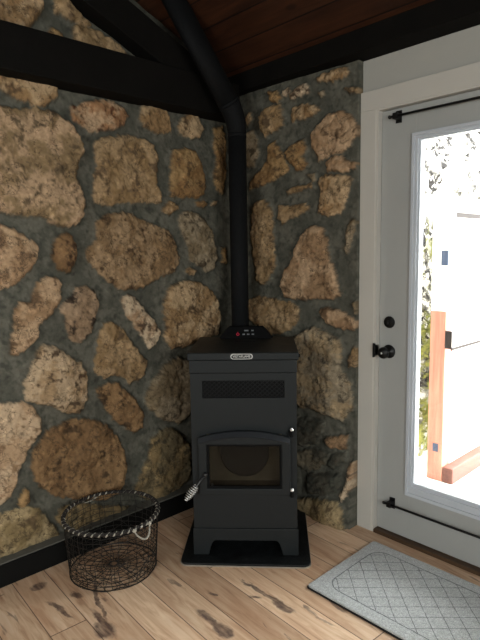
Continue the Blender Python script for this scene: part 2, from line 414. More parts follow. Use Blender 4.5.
STONES_RIGHT=[
('cream',[519,2249,578,2268,634,2273,689,2270,717,2231,689,2220,634,2223,578,2217,525,2233]),
('tan',[673,2174,729,2171,795,2156,795,2129,718,2146]),
('grey',[531,2190,566,2187,583,2165,555,2157]),
('ochre',[215,2261,280,2242,301,2202,286,2175,236,2191]),
('white',[301,2232,353,2251,372,2227,333,2201,301,2212]),
('white',[346,2208,397,2232,453,2244,484,2223,477,2191,428,2187,365,2185]),
('tan',[161,2154,214,2175,300,2168,319,2124,325,2063,263,2048,189,2019,152,2067,145,2121]),
('cream',[378,2143,428,2148,501,2129,549,2120,549,2101,507,2075,459,2069,403,2074,371,2060,365,2096]),
('pink',[549,2049,607,2076,674,2073,730,2044,758,2003,764,1952,731,1926,708,1883,692,1876,636,1870,578,1853,543,1848,519,1895,495,1937,501,1999]),
('tan',[28,2143,68,2172,91,2141,51,2095]),
('grey',[26,2062,90,2078,135,2007,142,1937,102,1888,46,1879,7,1956]),
('ochre',[324,1926,376,1959,446,1974,464,1927,446,1880,476,1842,439,1816,407,1815,363,1865]),
('ochre',[211,1979,262,1997,317,1927,343,1858,349,1821,260,1790,162,1768,83,1754,51,1747,68,1794,148,1856,194,1903]),
('pink',[584,1843,636,1865,675,1860,720,1831,766,1815,749,1794,692,1783,596,1794]),
('cream',[531,1762,578,1786,692,1773,732,1750,710,1696,693,1651,666,1581,596,1575,525,1589,531,1639,543,1702]),
('tan',[322,1732,394,1745,488,1756,501,1735,426,1712,342,1709]),
('grey',[464,1794,513,1803,519,1763,488,1756]),
('tan',[272,1652,361,1651,457,1654,482,1627,444,1599,361,1584,307,1555,272,1589]),
('tan',[97,1682,160,1699,213,1673,242,1607,241,1526,255,1418,254,1337,215,1265,160,1219,113,1235,106,1308,75,1393,70,1506,80,1600]),
('pink',[425,1493,476,1527,519,1540,579,1522,597,1462,603,1387,638,1322,662,1238,668,1179,609,1161,518,1157,357,1150,310,1164,297,1229,332,1321,365,1353,386,1426]),
('grey',[700,1531,734,1562,763,1551,746,1495,724,1434,712,1386,689,1401,695,1459]),
('tan',[12,1133,119,1161,251,1156,357,1134,423,1110,423,1057,376,1000,308,961,210,946,132,979,34,1017]),
('pink',[537,1096,598,1125,668,1114,739,1083,768,1046,751,1015,680,1014,610,1034,562,1056]),
('greytan',[369,945,455,995,512,1021,580,995,652,971,675,912,687,811,730,756,748,693,743,615,689,541,642,553,550,562,420,571,318,620,313,789]),
('tan',[711,865,740,939,775,924,770,833,723,826]),
('pink',[581,433,642,462,726,487,720,412,684,392,612,385,581,400]),
('slate',[364,304,498,353,600,355,612,320,562,263,485,220,385,251]),
('darkslate',[624,345,702,386,709,334,643,285,600,290]),
('white',[733,341,781,370,788,262,747,196,716,133,704,156,722,253]),
('olivelight',[418,57,518,99,613,117,704,134,729,94,736,-2,675,-40,582,-50,504,-31,404,-11]),
('darkslate',[485,209,581,246,685,274,691,179,613,139,498,116]),
('darkslate',[352,513,499,514,562,505,537,390,419,351,337,366]),
('grey',[738,1157,773,1169,779,1111,744,1099]),
('darkslate',[322,211,419,225,445,95,349,78])]
# ------------------------------------------------------------------ stone walls
PAL = {  # main, second, dark  (the stones' own colours)
 'cream': ((184,158,122), (152,122,84), (104,82,58)), 'pinkmix': ((182,154,122), (138,116,84), (104,88,66)),
 'rust': ((158,118,82), (188,160,128), (104,66,40)), 'tan': ((168,142,106), (144,118,82), (110,90,66)),
 'ochre': ((164,134,90), (140,108,68), (104,82,56)), 'brown': ((134,108,76), (160,134,102), (86,66,44)),
 'grey': ((152,138,114), (128,112,86), (92,80,62)), 'darkochre': ((122,94,62), (144,112,76), (72,50,32)),
 'pink': ((180,152,120), (156,126,94), (116,92,68)), 'speck': ((148,124,98), (166,142,116), (66,54,44)),
 'white': ((200,180,152), (172,142,110), (92,74,58)), 'speckcream': ((166,140,106), (188,166,136), (88,70,52)),
 'light': ((194,170,140), (178,150,118), (138,112,84)), 'orange': ((146,116,80), (126,98,66), (82,64,44)),
 'olive': ((138,118,82), (112,100,74), (80,72,54)), 'olivelight': ((162,144,108), (138,120,84), (98,82,58)),
 'greytan': ((150,138,116), (164,144,112), (98,90,76)), 'slate': ((98,96,84), (116,108,90), (66,66,58)),
 'darkslate': ((72,74,66), (84,82,72), (56,58,52)),
}
def stone_col(c):
    c = np.array(lin(*c)[:3]); g = c.mean()
    return (c*.92+g*.08)*np.array([.84, .80, .775])
PAL = {k: [stone_col(c) for c in v] for k, v in PAL.items()}
MORTAR = [np.array(lin(*c)[:3]) for c in ((77, 76, 68), (92, 90, 81), (56, 56, 50))]

def filler(u0, u1, z1, seed):
    rnd = random.Random(seed); out = []
    z = .08
    while z < z1:
        h = rnd.uniform(.2, .34); u = u0 + rnd.uniform(0, .1)
        while u < u1:
            w = rnd.uniform(.18, .40); cx, cz = u+w/2, z+h/2+rnd.uniform(-.02, .02)
            n = rnd.randint(7, 10); pts = []
            for k in range(n):
                a = 2*PI*k/n+rnd.uniform(-.2, .2); s = rnd.uniform(.82, 1.05)
                ex = math.copysign(abs(math.cos(a))**.75, math.cos(a)); ez = math.copysign(abs(math.sin(a))**.75, math.sin(a))
                pts += [(cx+ex*(w/2-.025)*s)*1000, (cz+ez*(h/2-.02)*s)*1000]
            out.append((rnd.choice(['cream', 'tan', 'brown', 'pink', 'ochre', 'grey', 'orange', 'pinkmix', 'light']), pts)); u += w
        z += h
    return out

def stone_field(U, V, stones, seed, ztop):
    """U: columns (m along the wall), V: rows 0..1 scaled to the wall's height there. Returns Z, height, colour, mask"""
    nu, nv = len(U), len(V)
    u = np.repeat(U, nv); top = np.array([ztop(x) for x in U]); z = (top[:, None]*V[None, :]).ravel()
    N = nu*nv
    w = np.empty((N, 2)); f = np.empty((N, 6))
    nz = noise.noise; fr = noise.fractal
    for i in range(N):
        a, b = u[i], z[i]
        w[i, 0] = nz((a*11+seed, b*11, 1.3))*.010 + nz((a*38, b*38, seed+4.1))*.009 + nz((a*85, b*85, 7.7))*.006
        w[i, 1] = nz((a*11, b*11+seed, 9.3))*.010 + nz((a*38, b*38, seed+14.1))*.009 + nz((a*85, b*85, 17.7))*.006
        f[i, 0] = fr((a*7, b*7, seed+.5), 1, 2, 5)
        f[i, 1] = fr((a*18, b*18, seed+5), .8, 2, 4)
        f[i, 2] = .9*nz((a*8, b*8, seed+11)) + .5*nz((a*20, b*20, seed+13)) + .3*nz((a*50, b*50, seed+1)) + .2*nz((a*95, b*95, seed+1))
        f[i, 3] = nz((a*16+5, b*16, seed+21)) + .7*nz((a*48, b*48, seed+23)) + .4*nz((a*100, b*100, seed+2))
        f[i, 4] = nz((a*5, b*5, seed+31)) + .5*nz((a*22, b*22, seed+2.2))
        f[i, 5] = nz((a*26, b*26, seed+41)) + .6*nz((a*70, b*70, seed+3.2))
    pu, pz = u+w[:, 0], z+w[:, 1]
    best = np.full(N, -1.0); sid = np.full(N, -1)
    for k, (cls, pts) in enumerate(stones):
        P = np.array(pts, float).reshape(-1, 2)/1000
        c = (pu > P[:, 0].min()-.03) & (pu < P[:, 0].max()+.03) & (pz > P[:, 1].min()-.03) & (pz < P[:, 1].max()+.03)
        idx = np.nonzero(c)[0]
        if not len(idx): continue
        x, y = pu[idx], pz[idx]; d = np.full(len(idx), 9.0); ins = np.zeros(len(idx), bool)
        for a, b in zip(P, np.roll(P, -1, 0)):
            e = b-a; t = np.clip(((x-a[0])*e[0]+(y-a[1])*e[1])/(e@e+1e-12), 0, 1)
            d = np.minimum(d, np.hypot(x-a[0]-t*e[0], y-a[1]-t*e[1]))
            cr = ((a[1] > y) != (b[1] > y))
            with np.errstate(divide='ignore', invalid='ignore'):
                xi = (b[0]-a[0])*(y-a[1])/(b[1]-a[1])+a[0]
            ins ^= cr & (x < xi)
        sd = np.where(ins, d, -d)
        up = sd > best[idx]
        best[idx[up]] = sd[up]; sid[idx[up & (sd > -.02)]] = k
    m = np.clip((best+.0015)/.005, 0, 1); m[sid < 0] = 0
    e = np.clip((best+.004)/.018, 0, 1)
    rnd = random.Random(seed); amp = np.array([rnd.uniform(.022, .038) for _ in stones]+[0])
    tilt = np.array([rnd.uniform(-1, 1) for _ in stones]+[0])
    ridge = np.abs(f[:, 1])
    h_st = amp[sid]*np.sqrt(e)*(.86+.14*np.clip(best/.06, 0, 1))*(1+.2*tilt[sid]*f[:, 4]) + (.020*f[:, 0]-.007*ridge+.0022*f[:, 3]-.003*np.clip(1-np.abs(f[:, 4]+.12*f[:, 3])/.06, 0, 1))*e
    h_mo = .006*f[:, 0]+.002*f[:, 3]
    H = np.where(e > 0, np.maximum(h_st, h_mo*(1-e)), h_mo)
    colr = np.empty((N, 3))
    tm = np.clip(.5+3.0*f[:, 2], 0, 1)[:, None]; td = np.clip((f[:, 3]-.28)*3.2, 0, 1)[:, None]; tl = np.clip((f[:, 5]-.45)*2, 0, .6)[:, None]
    mc = MORTAR[0]*(1-tm)+MORTAR[1]*tm; td2 = np.clip((f[:, 5]-.1)*1.5, 0, .8)[:, None]; mc = mc*(1-td2)+MORTAR[2]*td2
    pal = np.array([PAL[c] for c, _ in stones]+[MORTAR])
    q = pal[sid]
    sc = q[:, 0]*(1-tm)+q[:, 1]*tm; sc = sc*(1-td)+q[:, 2]*td; sc = sc*(1+tl*.7)
    crack = np.clip(1-np.abs(f[:, 4]+.12*f[:, 3])/.055, 0, 1)*np.clip(f[:, 5]*3+.7, 0, 1)
    sc = sc*(1-.5*crack[:, None])
    edge_dark = np.clip(1-best/.012, 0, 1)*np.clip(.5+2*f[:, 3], 0, 1)  # darker in patches along the rim of each stone
    sc = sc*(1-.45*edge_dark[:, None])
    colr = mc*(1-m[:, None]) + sc*m[:, None]
    return u, z, H, colr, m

def build_stone(name, U, V, stones, seed, ztop, place, label, skirt):
    u, z, H, colr, m = stone_field(U, V, stones, seed, ztop)
    nu, nv = len(U), len(V)
    me = bpy.data.meshes.new(name)
    vs = [place(a, b, c) for a, b, c in zip(u, z, H)]
    fs = [(i*nv+j, (i+1)*nv+j, (i+1)*nv+j+1, i*nv+j+1) for i in range(nu-1) for j in range(nv-1)]
    # returns at the ends and the foot, back to the wall behind
    def edge(ids):
        base = len(vs)
        for k in ids:
            vs.append(place(u[k], z[k], skirt))
        for q in range(len(ids)-1): fs.append((ids[q], ids[q+1], base+q+1, base+q))
    edge([j for j in range(nv)]); edge([(nu-1)*nv+j for j in range(nv)]); edge([i*nv for i in range(nu)])
    me.from_pydata(vs, [], fs)
    extra = len(vs)-len(u)
    ca = me.color_attributes.new('tint', 'FLOAT_COLOR', 'POINT')
    full = np.ones((len(vs), 4)); full[:len(u), :3] = colr; full[len(u):, :3] = MORTAR[0]
    ca.data.foreach_set('color', full.ravel())
    sa = me.attributes.new('stone', 'FLOAT', 'POINT'); sa.data.foreach_set('value', np.concatenate([m, np.zeros(extra)]))
    me.materials.append(M['stone'])
    bm = BM(); bm.from_mesh(me); bmesh.ops.recalc_face_normals(bm, faces=bm.faces); bm.to_mesh(me); bm.free()
    me.polygons.foreach_set('use_smooth', [True]*len(me.polygons))
    o = bpy.data.objects.new(name, me); COL.objects.link(o)
    return struct(o, label)

CZ = lambda y: 2.336 - .427*y          # underside of the sloping ceiling
XL, YR = -.078, -.045                  # mortar planes of the left and right stone walls
U = np.concatenate([np.arange(.0, 1.62, .0052), np.arange(1.62, 2.8, .011), np.arange(2.8, 4.6, .03), [4.6]])
V = np.linspace(0, 1, 500)
build_stone('wall_left', U, V, STONES_LEFT + filler(1.56, 4.55, 4.2, 3), 2, lambda a: CZ(-a)+.01,
            lambda a, b, c: (XL+c, -a, b), 'rubble stone wall of tan and cream boulders in dark grey mortar', -.03)
def right_place(a, b, c):
    bulge = .05*math.exp(-((b-.06)/.10)**2)*math.exp(-((a-.66)/.13)**2) + .03*math.exp(-((b-.1)/.2)**2)
    return (a, YR+.03*min(1, max(0, (a-.3)/.4))-c-bulge*(0 if c < -.02 else 1), b)
U2 = np.arange(-.076, .7561, .0052)
build_stone('wall_back', U2, np.linspace(0, 1, 440), STONES_RIGHT, 8, lambda a: 2.34, right_place,
            'narrow rubble stone wall beside the door casing', -.062)
struct(obj('wall_left_core', boxes((-.28, -.10, -4.7, .17, -.1, 4.35)), M['plaster']))

# painted wall with the door opening
struct(obj('wall_right', boxes((-.10, .842, .021, .17, -.1, 2.6), (.842, 1.776, .021, .17, 2.049, 2.6), (1.776, 4.5, .021, .17, -.1, 2.6)), M['paint_wall']),
       'warm grey painted wall above and beside the glazed door')
# floor and ceiling
struct(obj('floor', boxes((-.28, 4.5, -4.7, .03, -.10, 0)), M['floor']), 'rustic knotty wood plank floor')
bm = BM(); prism(bm, [(.34, CZ(.34)), (-4.8, CZ(-4.8)), (-4.8, CZ(-4.8)+.12), (.34, CZ(.34)+.12)], 'x', -.45, 4.6)
struct(obj('ceiling', bm, M['ceiling']), 'sloping dark red brown board ceiling')
# far side of the room, with the windows that light it
def wall_with_window(name, axis, at, a0, a1, w0, w1, z0, z1, ztop):
    if axis == 'y': bs = [(a0, w0, at-.15, at, -.1, ztop), (w1, a1, at-.15, at, -.1, ztop), (w0, w1, at-.15, at, -.1, z0), (w0, w1, at-.15, at, z1, ztop)]
    else: bs = [(at, at+.15, a0, w0, -.1, ztop), (at, at+.15, w1, a1, -.1, ztop), (at, at+.15, w0, w1, -.1, z0), (at, at+.15, w0, w1, z1, ztop)]
    struct(obj(name, boxes(*bs), M['plaster']))
wall_with_window('wall_front', 'y', -4.6, -.28, 4.6, 1.6, 3.0, .85, 2.15, 4.35)
wall_with_window('wall_side', 'x', 4.45, -4.7, .17, -3.4, -1.6, .9, 2.2, 4.35)
w = struct(obj('window_1', boxes((1.6, 1.66, -4.72, -4.62, .85, 2.15), (2.94, 3.0, -4.72, -4.62, .85, 2.15), (1.66, 2.94, -4.72, -4.62, .85, .91),
           (1.66, 2.94, -4.72, -4.62, 2.09, 2.15), (2.27, 2.33, -4.72, -4.62, .91, 2.09)), M['paint_trim']))
obj('window_pane', boxes((1.66, 2.94, -4.68, -4.675, .91, 2.09)), M['glass'], w)
w = struct(obj('window_2', boxes((4.48, 4.58, -3.4, -3.34, .9, 2.2), (4.48, 4.58, -1.66, -1.6, .9, 2.2), (4.48, 4.58, -3.34, -1.66, .9, .96),
           (4.48, 4.58, -3.34, -1.66, 2.14, 2.2), (4.48, 4.58, -2.53, -2.47, .96, 2.14)), M['paint_trim']))
obj('window_pane', boxes((4.53, 4.535, -3.34, -1.66, .96, 2.14)), M['glass'], w)

# baseboard, ledge, beams
struct(obj('baseboard_left', boxes((-.05, 0, -4.6, -.075, 0, .1)), M['black_board'], bevel=.002), 'black board along the foot of the left stone wall')
struct(obj('trim_ledge', boxes((-.07, -.006, -4.6, -.075, .1, .106)), M['ledge']), 'pale grey top of the black baseboard, dust and light in its colour')
struct(obj('beam_tie', boxes((-.10, .04, -4.6, -.10, 2.138, 2.322)), M['black_beam'], bevel=.006), 'horizontal black timber beam across the left stone wall')
bm = BM(); R0, R1 = 2.074, 2.24
prism(bm, [(-.22, R0+.427*.22), (-4.6, R0+.427*4.6), (-4.6, R1+.427*4.6), (-.22, R1+.427*.22)], 'x', -.10, .02)
struct(obj('beam_rafter', bm, M['black_beam'], bevel=.006), 'sloping black rafter rising from the horizontal beam')
bm = BM(); prism(bm, [(-.105, 2.283), (-.105, CZ(-.105)), (.03, CZ(.03)), (.03, 2.283)], 'x', -.10, 4.45)
struct(obj('beam_ledger', bm, M['black_beam'], bevel=.004), 'black ledger beam above the door where wall meets ceiling')

# ------------------------------------------------------------------ door and casing
struct(obj('trim_casing', boxes((.757, .842, .0, .021, 0, 2.049), (1.776, 1.861, .0, .021, 0, 2.049), (.757, 1.861, .0, .021, 2.049, 2.137)), M['paint_trim'], bevel=.0025),
       'white flat door casing')
struct(obj('trim_jamb', boxes((.842, .853, .002, .17, 0, 2.049), (1.765, 1.776, .002, .17, 0, 2.049), (.853, 1.765, .002, .17, 2.041, 2.049)), M['paint_trim']),
       'white door jamb')
struct(obj('trim_threshold', boxes((.853, 1.765, .0, .17, -.02, .018)), M['threshold'], bevel=.004), 'dark wooden threshold under the door')
D0, D1 = .03, .074
dz0, dz1 = .022, 2.038
dr = struct(obj('door_1', boxes((.856, 1.03, D0, D1, dz0, dz1), (1.588, 1.762, D0, D1, dz0, dz1), (1.03, 1.588, D0, D1, dz0, .26), (1.03, 1.588, D0, D1, 1.90, dz1)),
            M['paint_door'], bevel=.001), 'pale grey door with one tall glass pane')
def rect(x0, x1, z0, z1): return [(x0, z0), (x1, z0), (x1, z1), (x0, z1)]
bm = BM()
ring_prism(bm, rect(1.012, 1.606, .240, 1.917), rect(1.026, 1.592, .256, 1.903), D0, D0-.010)
ring_prism(bm, rect(1.026, 1.592, .256, 1.903), rect(1.040, 1.578, .286, 1.892), D0+.01, D0-.005)
ring_prism(bm, rect(1.039, 1.579, .285, 1.893), rect(1.050, 1.568, .304, 1.885), D0+.04, D0+.004)
obj('glazing_bead', bm, M['paint_bead'], dr, bevel=.0015)['label'] = 'bluish white stepped moulding around the glass'
obj('glass_pane', boxes((1.04, 1.578, D0+.02, D0+.024, .29, 1.89)), M['glass'], dr)
bm = BM(); lathe(bm, [(.001, 0), (.027, 0), (.029, .004), (.027, .010), (.012, .013), (.001, .013)], (.912, D0, 1.066), (0, -1, 0), 28)
db = obj('deadbolt', bm, M['iron'], dr, smooth=False, bevel=.001)
bm = BM(); box(bm, .906, .918, D0-.024, D0-.012, 1.056, 1.076); obj('thumb_turn', bm, M['iron'], db, bevel=.003)
bm = BM(); lathe(bm, [(.001, 0), (.032, 0), (.033, .004), (.030, .010), (.012, .014), (.011, .030), (.020, .036), (.027, .046), (.028, .056), (.024, .064), (.012, .069), (.001, .070)], (.912, D0, .925), (0, -1, 0), 28)
kb = obj('door_knob', bm, M['iron'], dr, smooth=True)
bm = BM(); lathe(bm, [(.001, 0), (.005, 0), (.005, .001), (.001, .002)], (.912, D0-.070, .925), (0, -1, 0), 12); obj('key_button', bm, M['chrome'], kb)
bm = BM(); prism(bm, [(.843, .893), (.851, .893), (.855, .90), (.855, .955), (.851, .962), (.843, .962)], 'y', D0-.040, D0-.028)
box(bm, .842, .853, D0-.029, D0, .90, .955)
obj('strike_lip', bm, M['iron'], dr, bevel=.002)

def curtain_rod(z, label):
    t = thing('curtain_rod', label, 'curtain rod', (1.309, D0, z), 0, 'curtain rods on the door')
    bm = BM(); tube(bm, [(-.39, -.030, 0), (.39, -.030, 0)], .0055, 10); obj('rod', bm, M['iron'], t, smooth=True)
    for s in (-1, 1):
        bm = BM(); lathe(bm, [(.001, 0), (.006, 0), (.0075, .003), (.0085, .008), (.006, .012), (.001, .013)], (s*.39, -.030, 0), (s, 0, 0), 14)
        obj('finial', bm, M['iron'], t, smooth=True)
        bm = BM(); box(bm, s*.366-.015, s*.366+.015, -.006, 0, -.027, .027); box(bm, s*.366-.012, s*.366+.012, -.040, -.004, -.013, .013)
        obj('bracket', bm, M['iron'], t, bevel=.002)
    return t
curtain_rod(2.000, 'black metal curtain rod across the door above the glass')
curtain_rod(.175, 'black metal curtain rod across the door below the glass')

# ------------------------------------------------------------------ pellet stove
SA = math.radians(44)
SX, SY = .5695, -.6131
# local frame: x right, -y out of the front, z up
st = thing('pellet_stove', 'charcoal black freestanding pellet stove standing across the stone corner', 'stove', (SX, SY, .015), SA)
def B(name, bs, m=M['stove'], parent=st, bevel=.003, seg=2): return obj(name, boxes(*bs), m, parent, bevel=bevel, seg=seg)
def arc(cx, cz, r, a0, a1, n=6): return [(cx+r*math.cos(math.radians(a0+(a1-a0)*k/n)), cz+r*math.sin(math.radians(a0+(a1-a0)*k/n))) for k in range(n+1)]
# plinth with arched front and side openings
bm = BM()
front = [(-.243, 0), (-.172, 0)] + arc(-.140, .040, .026, 180, 90)[0:0] + [(-.166, .022), (-.160, .045)] + arc(-.134, .046, .024, 175, 90) + arc(.134, .046, .024, 90, 5) + [(.160, .045), (.166, .022), (.172, 0), (.243, 0), (.243, .128), (-.243, .128)]
prism(bm, front, 'y', -.004, .016)
prism(bm, [(0, 0), (.06, 0), (.075, .06), (.38, .06), (.395, 0), (.455, 0), (.455, .128), (0, .128)], 'x', -.243, -.231)
prism(bm, [(0, 0), (.06, 0), (.075, .06), (.38, .06), (.395, 0), (.455, 0), (.455, .128), (0, .128)], 'x', .231, .243)
box(bm, -.24, .24, .44, .455, 0, .128); box(bm, -.235, .235, .015, .445, .10, .127)
obj('plinth', bm, M['stove'], st, bevel=.002)
# cabinet: hollow behind the fire door
b = [(-.238, -.226, 0, .45, .130, .858), (.226, .238, 0, .45, .130, .858), (-.226, .226, .438, .45, .13, .858), (-.226, .226, .0, .438, .846, .858), (-.226, .226, 0, .438, .130, .142),
     (-.226, .226, 0, .012, .142, .315), (-.226, .226, 0, .012, .580, .745), (-.226, .226, 0, .012, .825, .846), (-.226, -.170, 0, .012, .315, .580), (.170, .226, 0, .012, .315, .580),
     (-.226, -.184, 0, .012, .745, .825), (.184, .226, 0, .012, .745, .825)]
B('cabinet', b, bevel=0)
B('hopper_band', [(-.240, .240, -.003, .452, .860, .917)], bevel=.002)
lid = B('lid', [(-.247, .247, -.012, .458, .919, .952)], bevel=.004)
for k in range(3): obj('lid_slot', boxes((-.05, .05, .300+.045*k, .306+.045*k, .9515, .9528)), M['stove_dark'], lid)
# hinge pin at the right end of the lid
bm = BM(); tube(bm, [(.245, -.002, .937), (.253, -.002, .937)], .007, 12); obj('lid_pin', bm, M['stove_dark'], lid)
# badge
bm = BM(); pts = arc(.037, 0, .0118, -90, 90, 8) + arc(-.037, 0, .0118, 90, 270, 8)
prism(bm, pts, 'y', 0, -.003)
bd = obj('badge', bm, M['silver'], lid); bd.location = (-.004, -.012, .9365); bd['label'] = 'small oval silver badge'
bm = BM(); pts = arc(.036, 0, .0095, -90, 90, 8) + arc(-.036, 0, .0095, 90, 270, 8); prism(bm, pts, 'y', -.003, -.0036)
obj('badge_field', bm, M['stove_dark'], bd)
cu = bpy.data.curves.new('badge_text', 'FONT'); cu.body = 'VISTAFLAME'; cu.size = .0145; cu.align_x = 'CENTER'; cu.align_y = 'CENTER'; cu.extrude = .0004
to = bpy.data.objects.new('badge_text_tmp', cu); COL.objects.link(to); bpy.context.view_layer.update()
me = bpy.data.meshes.new_from_object(to.evaluated_get(bpy.context.evaluated_depsgraph_get())); bpy.data.objects.remove(to)
me.materials.clear(); me.materials.append(M['silver'])
bt = bpy.data.objects.new('badge_lettering', me); COL.objects.link(bt); bt.parent = bd; bt.rotation_euler = (PI/2, 0, 0); bt.location = (0, -.004, 0)
# air grille
bm = BM(); box(bm, -.184, .184, .010, .014, .745, .825)
gr = obj('vent_grille', bm, M['stove_dark'], st)
bm = BM(); cw, ch = .0215, .0195
x0, x1, z0, z1 = -.184, .184, .745, .825
def strip(bm, a, b, w, y0, y1):
    a, b = Vector(a), Vector(b); d = (b-a).normalized(); n = Vector((-d.y, d.x))*w/2
    prism(bm, [tuple(a+n), tuple(a-n), tuple(b-n), tuple(b+n)], 'y', y0, y1)
k = -6
sl = ch/cw
for sgn in (1, -1):
    for k in range(-6, 24):
        a = x0 + k*cw
        # line x = a + t, z = start + sgn*sl*t, clipped to the opening
        zs = z0 if sgn > 0 else z1
        ta, tb = max(0, x0-a), min((z1-z0)/sl, x1-a)
        if tb-ta > .004: strip(bm, (a+ta, zs+sgn*sl*ta), (a+tb, zs+sgn*sl*tb), .0032, .003, .0065)
obj('diamond_mesh', bm, M['stove_mesh'], gr)
# fire door, arched at the top
def topz(x, lo, hi, w): return lo + (hi-lo)*(1-(x/w)**2)
N = 20
ow, iw = .207, .168
outer = [(-ow, .302), (ow, .302)] + [(ow - 2*ow*k/N, topz(ow-2*ow*k/N, .566, .598, ow)) for k in range(N+1)]
inner = [(-iw, .332), (iw, .332)] + [(iw - 2*iw*k/N, .538) for k in range(N+1)]
dbm = BM(); ring_prism(dbm, outer, inner, -.002, -.030)
fd = obj('fire_door', dbm, M['stove'], st, bevel=.004)
bm = BM()
n0 = [(x, z) for x, z in outer[2:]]
# projecting lip that follows the arched top
up = [(x, z+.003) for x, z in n0]; dn = [(x*.985, z-.012) for x, z in n0]
rows = []
for x, z in n0:
    s = .9+.1*(1-(x/ow)**2)
    rows.append([bm.verts.new(q) for q in ((x, -.026, z+.004), (x*.995, -.034, z+.003), (x*.985, -.052*s, z-.016), (x*.985, -.048*s, z-.021), (x*.985, -.026, z-.016))])
for A_, B_ in zip(rows, rows[1:]):
    for i in range(5): bm.faces.new((A_[i], A_[(i+1) % 5], B_[(i+1) % 5], B_[i]))
bm.faces.new(rows[0]); bm.faces.new(rows[-1][::-1])
obj('door_lip', bm, M['stove_lip'], fd)['label'] = 'curved lip along the top of the fire door'
bm = BM(); ring_prism(bm, rect(-.170, .170, .330, .540), rect(-.158, .158, .342, .528), -.012, -.022); obj('glass_gasket', bm, M['stove_dark'], fd, bevel=.002)
obj('door_glass', boxes((-.165, .165, -.016, -.013, .335, .535)), M['stove_glass'], fd)
# firebox seen through the glass
obj('firebox', boxes((-.168, .168, .085, .092, .318, .578), (-.170, -.166, 0, .092, .318, .578), (.166, .170, 0, .092, .318, .578), (-.168, .168, 0, .092, .318, .324), (-.168, .168, 0, .092, .572, .578)), M['fire_plate'], st)
bm = BM(); prism(bm, [(-.115, .56), (-.112, .48)] + arc(0, .475, .112, 180, 360, 16) + [(.112, .48), (.115, .56)], 'y', .03, .084)
obj('burn_pot', bm, M['burn_pot'], st, bevel=.006)
bm = BM(); tube(bm, [(-.135, -.012, .335), (-.150, -.014, .350)], .0025, 6); tube(bm, [(-.150, -.024, .345), (-.140, -.025, .352)], .002, 6); obj('glass_clip', bm, M['dull_steel'], fd)
# hinges
for z in (.588, .307):
    bm = BM(); box(bm, .200, .214, -.030, -.004, z-.008, z+.008); tube(bm, [(.214, -.026, z-.014), (.214, -.026, z+.014)], .009, 14)
    h = obj('door_hinge', bm, M['stove_dark'], fd, bevel=.001)
    bm = BM()
    lathe(bm, [(.001, -.010), (.006, -.008), (.0085, -.002), (.0085, .003), (.006, .008), (.001, .010)], (.214, -.026, z+.018), (0, 0, 1), 14)
    obj('hinge_cap', bm, M['chrome'], h, smooth=True)
# door latch handle with coiled spring grip
bm = BM(); pA, pB = Vector((-.176, -.044, .402)), Vector((-.2480, -.075, .318))
lathe(bm, [(.001, 0), (.010, 0), (.010, .016), (.001, .018)], (-.176, -.030, .402), (0, -1, 0), 14)
tube(bm, [(-.176, -.044, .402), tuple(pA.lerp(pB, .5)), tuple(pB)], .0042, 8)
hd = obj('door_handle', bm, M['dull_steel'], fd, smooth=True)
ax = (pB-pA).normalized(); a1 = ax.orthogonal().normalized(); a2 = ax.cross(a1)
g0 = pA + ax*.058; L = .078; pts = []; turns = 8
for k in range(turns*14+1):
    s = k/(turns*14); rad = .0045+.0115*math.sin(PI*min(1, .12+s*.83))**.8
    pts.append(g0+ax*(L*s)+(a1*math.cos(2*PI*turns*s)+a2*math.sin(2*PI*turns*s))*rad)
bm = BM(); tube(bm, pts, .0025, 6)
obj('spring_grip', bm, M['chrome'], hd, smooth=True)['label'] = 'shiny coiled spring grip'
# control panel hump at the back of the lid
bm = BM()
def ph(x, y, z): return (x, y, z)
fr = [(-.140, 0), (-.102, .045), (-.088, .058), (.088, .058), (.102, .045), (.140, 0)]
A = [bm.verts.new((x, .405+z*.55, .952+z)) for x, z in fr]; Bk = [bm.verts.new((x, .462, .952+z)) for x, z in fr]
bm.faces.new(A); bm.faces.new(Bk[::-1])
for i in range(6): bm.faces.new((A[i], A[(i+1) % 6], Bk[(i+1) % 6], Bk[i]))
cp = obj('control_panel', bm, M['stove_dark'], st, bevel=.003)
def on_panel(x, z, w, h, m, name):
    bm = BM(); yy = lambda q: .405+q*.55-.0045
    v = [bm.verts.new((x+dx, yy(z+dz)-d, .952+z+dz)) for d in (0, .0012) for dx, dz in ((-w, -h), (w, -h), (w, h), (-w, h))]
    for f in ((0, 1, 2, 3), (4, 5, 6, 7), (0, 1, 5, 4), (1, 2, 6, 5), (2, 3, 7, 6), (3, 0, 4, 7)): bm.faces.new([v[i] for i in f])
    return obj(name, bm, m, cp)
bm = BM(); c0 = Vector((-.042, .405+.021*.55-.006, .952+.021)); ex = Vector((1, 0, 0)); ez = Vector((0, .55, 1)).normalized()
tube(bm, [c0+(ex*math.cos(a)+ez*math.sin(a))*.0065 for a in [math.radians(125+290*k/16) for k in range(17)]], .0014, 6)
tube(bm, [c0+ez*.002, c0+ez*.011], .0014, 6)
obj('power_icon', bm, M['redglow'], cp)['label'] = 'red lit power symbol'
for x, z, w in ((.002, .038, .011), (.034, .038, .006), (-.012, .020, .0065), (.012, .020, .0065), (.036, .020, .0065)):
    on_panel(x, z, w, .0030, M['glyph'], 'panel_icon')

